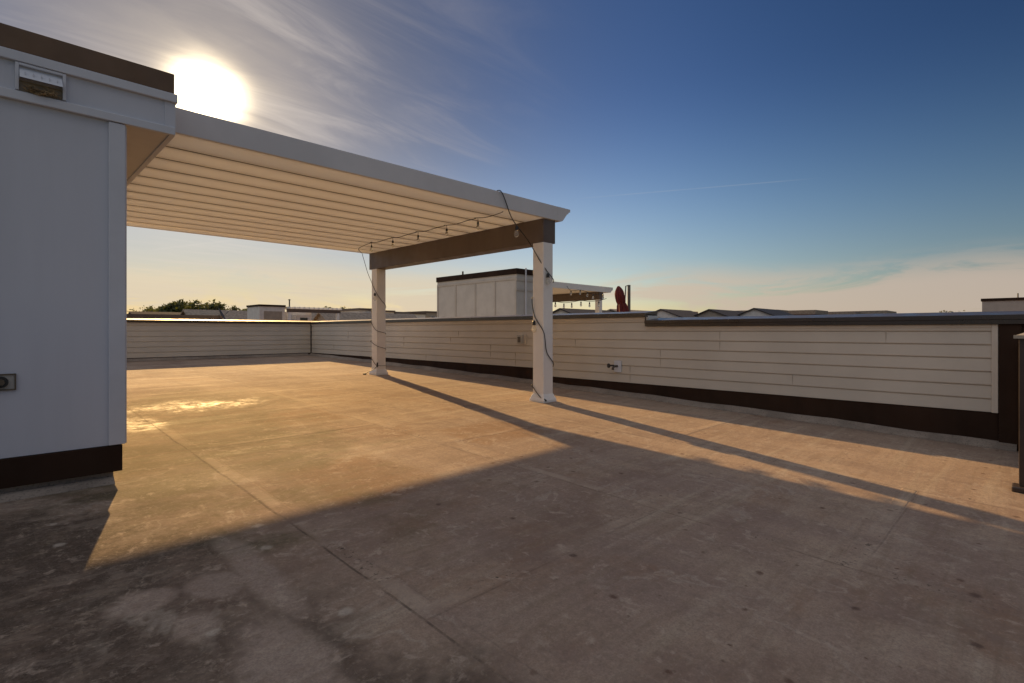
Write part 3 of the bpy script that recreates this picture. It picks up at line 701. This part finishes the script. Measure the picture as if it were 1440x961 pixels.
# ---------------------------------------------------------------- the neighbours' roof deck beyond the long parapet
nh = thing('townhouse', 'neighbouring townhouse beneath the roof terrace with red umbrella', 'house', (13, 9, -ZE))
MB().box(WX + .36, 22.0, 9.2, 24.0, -ZE, -1.25).build('wall', M['brick'], nh)
MB().box(WX + .36, 22.0, 9.2, 24.0, -1.248, -1.15).build('roof', M['flat_roof'], nh)
N0 = Vector((11.25, 11.05, 0))               # near corner of the neighbour bulkhead
nb = thing('stair_bulkhead', 'pale panelled stair bulkhead with brown cap on the neighbouring roof', 'bulkhead', (N0.x + .6, N0.y + 1.8, -1.15))
NL, NW_, NZ = 3.95, 1.25, 1.72
MB().box(N0.x, N0.x + NW_, N0.y, N0.y + NL, -1.15, NZ).build('wall', mat('beige_panel', (.56, .53, .49), .65), nb)
bt = MB()
for q in (0, .92, 1.86, 2.88, NL - .07): bt.box(N0.x - .018, N0.x - .001, N0.y + q, N0.y + q + .07, -1.1, NZ - .17)
bt.box(N0.x - .018, N0.x - .001, N0.y, N0.y + NL, NZ - .168, NZ - .10)
bt.box(N0.x - .020, N0.x + NW_, N0.y - .02, N0.y - .001, NZ - .20, NZ - .12).box(N0.x - .020, N0.x + NW_, N0.y - .02, N0.y - .001, NZ - .50, NZ - .44)
bt.build('batten', mat('beige_trim', (.50, .46, .41), .65), nb)
MB().box(N0.x - .03, N0.x + NW_ + .03, N0.y - .03, N0.y + NL + .03, NZ + .001, NZ + .17).build('coping', M['bronze_matt'], nb)
MB().tube([(N0.x + .35, N0.y - .05, -1.1), (N0.x + .35, N0.y - .05, NZ + .2)], .025, 8).build('downpipe', M['trim_white'], nb)
MB().tube([(N0.x + .3, N0.y + 2.9, NZ + .17), (N0.x + .3, N0.y + 2.9, NZ + .33)], .03, 8).build('vent_pipe', M['black'], nb)
np_ = thing('pergola', 'small white roofed pergola with brown beam beside the neighbouring bulkhead', 'pergola', (14.5, 13, -1.15))
nx1, ny0, ny1 = 17.05, 11.75, 16.2
MB().box(N0.x + NW_ + .05, nx1, ny0, ny1, 1.50, 1.66).build('roof_panel', M['white'], np_)
MB().box(N0.x + NW_ + .05, nx1, ny0 - .03, ny0 - .001, 1.49, 1.70).build('fascia', M['white'], np_)
MB().prism([(nx1 + .001, 1.49), (nx1 + .12, 1.49), (nx1 + .2, 1.56), (nx1 + .28, 1.60), (nx1 + .28, 1.70), (nx1 + .001, 1.70)], 'Y', ny0 - .03, ny1).build('gutter', M['white'], np_)
MB().box(nx1 - .55, nx1 - .30, ny0 + .02, ny1, 1.20, 1.49).build('beam', M['beam'], np_)
for q in (ny0 + .03, ny1 - .25): MB().box(nx1 - .55, nx1 - .36, q, q + .19, -1.15, 1.199).build('post', M['white'], np_)
ns = thing('string_lights', 'thin string light cables with small bulbs hanging under the neighbouring pergola', 'string lights', (15, 12, -1.15))
cb2 = MB()
hang = [(at(px, py, 19.0)) for px, py in ((772, 421), (781, 424), (793, 426), (804, 425), (817, 423), (829, 424), (842, 423), (853, 420))]
cb2.tube(smooth_path(hang, 4), .010, 5)
hang2 = [(at(px, py, 17.9)) for px, py in ((797, 402.5), (803, 409), (816, 408), (826, 411), (834, 414), (848, 414))]
cb2.tube(smooth_path(hang2, 4), .008, 5)
cb2.build('cable', M['cable'], ns)
for h in hang[1:-1]: bulb(ns, h, 1.25, drop=.03)
for h in hang2[1:]: bulb(ns, h, 1.1)
um = thing('closed_umbrella', 'closed dark red cantilever umbrella tilted beside its grey mast', 'umbrella', (18, 11.7, -1.15))
top, bot = at(869.5, 402.5, 21), at(877, 446, 21)
ax = (bot - top); L_ = ax.length; axn = ax.normalized(); sdv = axn.cross(Vector((1, -1, 0))).normalized(); s2 = axn.cross(sdv)
cn = MB(); nk, nr = 28, 16; o0 = 0
for i in range(nr + 1):
    t = i / nr; rr = (.03 + .16 * min(1, t * 2.4) ** .7 - (.02 if .5 < t < .62 else 0) + .03 * math.sin(t * 9)) * (1 - .25 * max(0, t - .8) / .2)
    for k in range(nk):
        a = 2 * math.pi * k / nk; q = rr * (1 + .20 * math.cos(7 * a + 2 * t) + .06 * math.sin(3 * a + 8 * t))
        cn.v.append(top + ax * t + (sdv * math.cos(a) + s2 * math.sin(a)) * q)
for i in range(nr):
    for k in range(nk): cn.f.append([i * nk + k, i * nk + (k + 1) % nk, (i + 1) * nk + (k + 1) % nk, (i + 1) * nk + k])
cn.f.append(list(range(nk))); cn.f.append([nr * nk + k for k in range(nk - 1, -1, -1)])
cn.build('canopy', M['red'], um)
mt, mb_ = at(884.5, 401, 21.2), at(884.5, 401, 21.2); mb_.z = -1.15
MB().tube([mb_, mt], .062, 10).build('mast', mat('grey_mast', (.16, .15, .13), .5), um)
MB().tube([mt - Vector((0, 0, .02)), at(880, 402.5, 21.1), at(878.5, 428, 21.0), at(877.5, 436, 21.0)], .025, 8).build('strut', M['steel'], um)
MB().box(mb_.x - .5, mb_.x + .5, mb_.y - .5, mb_.y + .5, -1.15, -1.07).build('base', M['black'], um)

# ---------------------------------------------------------------- houses far off
GR = 'distant houses whose roofs show over the parapets'
def gable_house(apex, length, half, pitch, axis, wallm, roofm, label, end_over=.25, chim=None, win=True):
    """apex: near end of the ridge; ridge runs along +axis"""
    h = thing('gable_house', label, 'house', (apex.x, apex.y, -ZE), GR)
    ez = apex.z - half * math.tan(R(pitch))
    if axis == 'X':
        fx = lambda a, b, z: (apex.x + a, apex.y + b, z)
    else:
        fx = lambda a, b, z: (apex.x + b, apex.y + a, z)
    wl = MB(); t = .12
    wl.add([fx(0, -half, -ZE), fx(length, -half, -ZE), fx(length, half, -ZE), fx(0, half, -ZE), fx(0, -half, ez), fx(length, -half, ez), fx(length, half, ez), fx(0, half, ez), fx(0, 0, apex.z - t), fx(length, 0, apex.z - t)],
           [(0, 1, 5, 4), (2, 3, 7, 6), (0, 4, 8, 7, 3), (1, 2, 6, 9, 5), (4, 5, 9, 8), (6, 7, 8, 9), (0, 3, 2, 1)])
    wl.build('wall', wallm, h)
    rf = MB(); o = .35; s_ = math.tan(R(pitch))
    for sg in (-1, 1):
        e0, e1 = -end_over, length + end_over; y1_ = sg * (half + o); z1_ = apex.z - (half + o) * s_
        rf.add([fx(e0, 0, apex.z), fx(e1, 0, apex.z), fx(e1, y1_, z1_), fx(e0, y1_, z1_), fx(e0, 0, apex.z - t), fx(e1, 0, apex.z - t), fx(e1, y1_, z1_ - t), fx(e0, y1_, z1_ - t)],
               [(0, 1, 2, 3), (7, 6, 5, 4), (0, 3, 7, 4), (1, 5, 6, 2), (3, 2, 6, 7), (0, 4, 5, 1)])
    r_ = rf.build('roof', roofm, h)
    if chim:
        cxp = fx(length * chim, half * .3, 0); MB().box(cxp[0] - .25, cxp[0] + .25, cxp[1] - .25, cxp[1] + .25, apex.z - 1.5, apex.z + .5).build('chimney', M['brick'], r_)
    if win:
        for k, zz in enumerate((-1.9, -4.9, -7.9)):
            for q in (-.5, .15):
                b0 = half * q
                if axis == 'X': window(h, apex.x, apex.x, apex.y + b0, apex.y + b0 + 1.1, ez + zz, ez + zz + 1.4, 'x-')
                else: window(h, apex.x + b0, apex.x + b0 + 1.1, apex.y, apex.y, ez + zz, ez + zz + 1.4, 'y-')
    return h
gable_house(at(1061, 433.2, 60), 8.2, 4.2, 22, 'X', M['pale_wall'], M['grey_roof'], 'gabled house with broad white gable end and dark roof, largest over the low coping')
gable_house(at(998, 434.8, 60), 9.0, 3.6, 21, 'X', M['tan_wall'], M['grey_roof'], 'dark gabled roof with narrow tan gable edge, between two white gabled houses')
gable_house(at(930, 434.6, 60), 7.0, 3.4, 20, 'X', M['pale_wall'], M['grey_roof'], 'low dark gabled roof with white wall strip, just right of the stepped coping')
gable_house(at(789, 433.5, 52), 9.5, 3.8, 20, 'X', M['pale_wall'], M['grey_roof'], 'grey gabled roof showing under the neighbouring pergola string lights')
gable_house(at(860, 434.6, 58), 9.0, 3.8, 18, 'X', M['tan_wall'], M['brown_roof'], 'brown roof slope behind the red umbrella')
gable_house(at(452, 438.5, 44), 9.0, 4.6, 30, 'X', M['tan_wall'], M['brown_roof'], 'mottled grey brown gabled roof left of the far pergola post')
gable_house(at(262, 435.2, 45), 16.0, 5.0, 24, 'X', M['tan_wall'], M['brown_roof'], 'long tan shingled roof behind the satellite dish', chim=.86)
gable_house(at(186, 438.0, 58), 12.0, 5.0, 20, 'X', M['tan_wall'], M['grey_roof'], 'grey shingled roof below the trees at far left')
def row_house(px0, px1, ytop, d, depth, wallm, label, par=.35, wins=True, axis='X'):
    a, b = at(px0, ytop, d), at(px1, ytop, d)
    if axis == 'X': a, b = at(px0, ytop, d), at(px1, ytop, d); b = Vector((a.x + (b - a).length * 1.35, a.y, a.z))
    h = thing('row_house', label, 'house', ((a.x + b.x) / 2, a.y, -ZE), GR)
    x0, x1 = min(a.x, b.x), max(a.x, b.x); y0 = a.y; zt = a.z
    MB().box(x0, x1, y0, y0 + depth, -ZE, zt - par - .002).build('wall', wallm, h)
    MB().box(x0 - .12, x1 + .12, y0 - .12, y0 + depth + .12, zt - par, zt).build('coping', M['beam'] if par < .5 else M['brown_roof'], h)
    if wins:
        nwin = max(1, int((x1 - x0) / 2.6))
        for i in range(nwin):
            xx = x0 + (i + .5) * (x1 - x0) / nwin - .5
            for zz in (zt - par - 1.9, zt - par - 4.9): window(h, xx, xx + 1.0, y0, y0, zz, zz + 1.3, 'y-')
        for k in range(3):
            yy = y0 + (k + .4) * depth / 3
            window(h, x0, x0, yy, yy + 1.0, zt - par - 1.9, zt - par - .6, 'x-')
    return h
row_house(1092, 1126, 435.6, 95, 12, M['brick'], 'brown row house with flat roof, nearest right of the broad white gable', par=.8)
row_house(1146, 1192, 436.0, 100, 12, M['brick'], 'long brown flat roofed row house with a small stack, mid right', par=.8)
row_house(1202, 1224, 438.2, 105, 12, M['tan_wall'], 'lowest small flat roofed row house between two longer ones', par=.6)
row_house(1246, 1300, 436.8, 105, 12, M['brick'], 'long flat roofed row house just left of the far right trees', par=.8)
row_house(962, 992, 437.6, 105, 14, M['tan_wall'], 'tan flat roofed house behind the gap of the first two dark gabled roofs', par=.6)
row_house(505, 519, 433.5, 62, 12, M['pale_wall'], 'pale row house with flat roof just left of the far pergola post', par=.25)
row_house(540, 552, 436.6, 62, 12, M['pale_wall'], 'bluish white row house just right of the far pergola post', par=.2)
row_house(553, 575, 438.4, 95, 12, M['tan_wall'], 'tan row house with dark windows, left one before the neighbouring bulkhead', par=.3)
row_house(577, 596, 438.4, 92, 12, M['pale_wall'], 'cream row house with dark canopy, middle one before the neighbouring bulkhead', par=.45)
row_house(598, 618, 437.6, 98, 12, M['tan_wall'], 'pinkish tan row house touching the neighbouring bulkhead edge', par=.3)
row_house(150, 258, 441.0, 38, 6, M['brick'], 'low dark flat roofed row house in front of the trees at far left', par=.35, wins=False)
# bulkhead at far right
q = at(1381, 421, 29.5)
rb = thing('stair_bulkhead', 'plain beige bulkhead block with thin dark cap at far right', 'bulkhead', (q.x, q.y - 2, -1.2))
MB().box(q.x, q.x + 3, q.y - 4.2, q.y, -2.0, q.z - .12).build('wall', mat('beige_block', (.42, .38, .33), .7), rb)
MB().box(q.x - .05, q.x + 3.05, q.y - 4.25, q.y + .05, q.z - .118, q.z + .03).build('coping', M['bronze_matt'], rb)
MB().tube([(q.x + .3, q.y - 1.45, q.z), (q.x + .3, q.y - 1.45, q.z + .28)], .03, 6).build('vent_pipe', M['black'], rb)
rh = thing('townhouse', 'townhouse under the plain beige bulkhead at far right', 'house', (q.x, q.y, -ZE))
MB().box(q.x - 8, q.x + 9, q.y - 12, q.y + .4, -ZE, -2.02).build('wall', M['brick'], rh)
# rooftop unit with an open slatted pergola, left
d4 = 35.7; a = at(365, 428.8, d4); b = at(388, 428.8, d4)
lb = thing('stair_bulkhead', 'white bulkhead with thin dark cap joined to a slatted pergola, beyond the far parapet', 'bulkhead', (a.x, a.y, -1.3))
MB().box(a.x, a.x + 1.7, a.y, a.y + 2.4, -2.0, a.z - .10).box(a.x + 1.7, a.x + 4.6, a.y + 2.2, a.y + 5.0, -2.0, a.z - .35).build('wall', M['pale_wall'], lb)
MB().box(a.x - .05, a.x + 1.75, a.y - .05, a.y + 2.45, a.z - .098, a.z + .03).build('coping', M['bronze_matt'], lb)
MB().box(a.x + .28, a.x + 1.5, a.y - .02, a.y - .001, -1.3, a.z - .42).build('panel', M['tan_wall'], lb)
MB().box(a.x + 3.0, a.x + 4.1, a.y + 1.2, a.y + 2.19, -2, a.z - .62).build('entry', M['trim_white'], lb)
MB().box(a.x + 3.3, a.x + 3.85, a.y + 1.17, a.y + 1.199, -1.3, a.z - .80).build('door', M['glass_dark'], lb)
lp = thing('pergola', 'small pergola with white slats over a dark beam, beyond the far parapet', 'pergola', (a.x + 3, a.y, -1.3))
px0, px1 = a.x + 1.78, a.x + 5.75
MB().box(px0, px1, a.y - .3, a.y - .1, a.z - .46, a.z - .22).build('beam', M['beam'], lp)
for xx in (px0 + .05, px1 - .30): MB().box(xx, xx + .2, a.y - .29, a.y - .1, -2, a.z - .462).build('post', M['white'], lp)
for i in range(12):
    xx = px0 + .04 + i * (px1 - px0 - .12) / 11; MB().box(xx, xx + .06, a.y - .55, a.y + 2.0, a.z - .218, a.z - .08).build('slat', M['white'], lp)
lr = thing('townhouse', 'townhouse carrying the white bulkhead beyond the far parapet', 'house', (a.x, a.y, -ZE))
MB().box(a.x - 2, a.x + 7.5, a.y - .8, a.y + 10, -ZE, -2.02).build('wall', M['brick'], lr)
an = at(407, 421, d4 + 2.4)
MB().tube([(an.x, an.y, -2.0), (an.x, an.y, an.z)], .05, 6)
tag(MB().tube([(an.x, an.y, a.z - .35), (an.x, an.y, an.z)], .045, 6).tube([(an.x - .10, an.y, an.z - .05), (an.x + .10, an.y, an.z - .05)], .02, 6).build('roof_antenna', M['black'], loc=(an.x, an.y, a.z - .35)), 'thin dark vertical pole rising behind the small slatted pergola', 'antenna')
# satellite dish
dc = at(310.5, 442.5, 33); nrm = Vector((.80, -.35, .45)).normalized(); e1 = nrm.orthogonal().normalized(); e2 = nrm.cross(e1)
ds = thing('satellite_dish', 'dark tilted satellite dish before the long tan roof', 'satellite dish', (dc.x, dc.y, -1))
dm = MB(); 
for i in range(7):
    r_ = .42 * i / 6
    for k in range(20):
        an_ = 2 * math.pi * k / 20; dm.v.append(dc + (e1 * math.cos(an_) + e2 * math.sin(an_)) * r_ + nrm * (r_ * r_ * .5))
for i in range(6):
    for k in range(20): dm.f.append([i * 20 + k, i * 20 + (k + 1) % 20, (i + 1) * 20 + (k + 1) % 20, (i + 1) * 20 + k])
dm.build('reflector', mat('dark_dish', (.07, .065, .07), .6), ds)
MB().tube([dc - nrm * .02, dc - nrm * .12, (dc.x, dc.y, dc.z - .5), (dc.x, dc.y, -1.6)], .03, 8).build('mast', M['steel'], ds)
MB().tube([dc - e2 * .3, dc + nrm * .5], .012, 6).build('feed_arm', M['steel'], ds)

# ---------------------------------------------------------------- trees
TG = 'trees beyond the roofs'
def tree(px, ytop, d, rad, kind, label, squash=1.0, leaves=1500, bare=False, lsz=.26):
    p = at(px, ytop, d); zt = p.z
    t = thing(kind, label, 'tree', (p.x, p.y, -ZE), TG)
    base_ = Vector((p.x, p.y, -ZE)); tk = MB(); zc = zt - rad * squash
    fork = Vector((p.x + random.uniform(-.3, .3), p.y, zc - rad * .6))
    tk.tube([base_, base_.lerp(fork, .5) + Vector((.1, .05, 0)), fork], [.38, .28, .22], 8)
    tips = []
    for i in range(11 if not bare else 20):
        an_ = random.uniform(0, 2 * math.pi); rr = rad * random.uniform(.25, .95)
        tip = Vector((p.x + rr * math.cos(an_), p.y + rr * math.sin(an_), zc + squash * rad * random.uniform(-.35, .92) * math.sqrt(max(.05, 1 - (rr / rad) ** 2))))
        mid_ = fork.lerp(tip, .5) + Vector((random.uniform(-.3, .3), random.uniform(-.3, .3), .25))
        tk.tube([fork, mid_, tip], [.13, .08, .025], 6); tips.append(tip)
        for _ in range(3):
            tk.tube([mid_, tip + Vector((random.uniform(-1, 1), random.uniform(-1, 1), random.uniform(-.4, .8))) * rad * .3], [.05, .015], 5)
    tk.build('trunk', M['bark'], t)
    cr = MB()
    cl = [(tp, rad * random.uniform(.26, .46)) for tp in tips] + [(Vector((p.x, p.y, zc)) + Vector((random.gauss(0, .35), random.gauss(0, .35), random.gauss(0, .3) * squash)) * rad, rad * random.uniform(.2, .4)) for _ in range(7 if not bare else 0)]
    for i in range(leaves):
        ct_, cr_ = random.choice(cl); v = Vector((random.gauss(0, 1), random.gauss(0, 1), random.gauss(0, .8)))
        v = v.normalized() * cr_ * random.random() ** .45
        q_ = ct_ + v; q_.z = min(q_.z, zt + .15)
        s_ = lsz * random.uniform(.6, 1.4); a_ = Vector((random.gauss(0, 1), random.gauss(0, 1), random.gauss(0, 1))).normalized(); b2 = a_.orthogonal().normalized()
        cr.add([q_ - a_ * s_, q_ + b2 * s_ * .55, q_ + a_ * s_, q_ - b2 * s_ * .55], [(0, 1, 2, 3)])
    cr.build('crown', M['leaf'] if random.random() < .7 else M['leaf_dark'], t)
tree(263, 419.5, 88, 5.2, 'leafy_tree', 'tallest rounded green tree rising over the roofs at left', 1.0, 7500, lsz=.36)
tree(228, 428.0, 88, 3.2, 'leafy_tree', 'shorter green tree left of the tallest rounded tree', .9, 3800, lsz=.34)
tree(242, 427.0, 94, 3.0, 'leafy_tree', 'low green tree tucked against the tallest tree, left side', .9, 2200, lsz=.32)
tree(285, 426.5, 90, 3.2, 'leafy_tree', 'green tree sloping down right of the tallest rounded tree', .9, 3800, lsz=.34)
tree(297, 428.8, 86, 1.9, 'leafy_tree', 'small round dark green tree before the satellite dish', .9, 900)
tree(203, 426.5, 84, 2.4, 'sparse_tree', 'thin half bare tree at far left of the tree line', 1.1, 420, True, .2)
tree(307, 426.0, 88, .8, 'narrow_tree', 'narrow spike of a tree above the satellite dish', 1.6, 260)
tree(322, 429.5, 92, 1.9, 'sparse_tree', 'loose airy tree between the satellite dish and the white bulkhead', .9, 420, True, .2)
tree(336, 432.0, 94, 1.9, 'leafy_tree', 'lowest tree at the right end of the left tree line', .7, 500)
tree(463, 432.5, 110, 2.2, 'leafy_tree', 'small tree over the mottled gabled roof, left one', .7, 500)
tree(472, 432.8, 112, 2.2, 'leafy_tree', 'small tree over the mottled gabled roof, right one', .7, 500)
tree(494, 432.0, 110, 2.6, 'leafy_tree', 'dark tree just left of the pale row house by the far post', .7, 600)
tree(1322, 438.0, 120, 3.0, 'leafy_tree', 'low dark tree at far right, left half of the pair', .7, 800)
tree(1336, 437.8, 122, 3.0, 'leafy_tree', 'low dark tree at far right, right half of the pair', .7, 800)
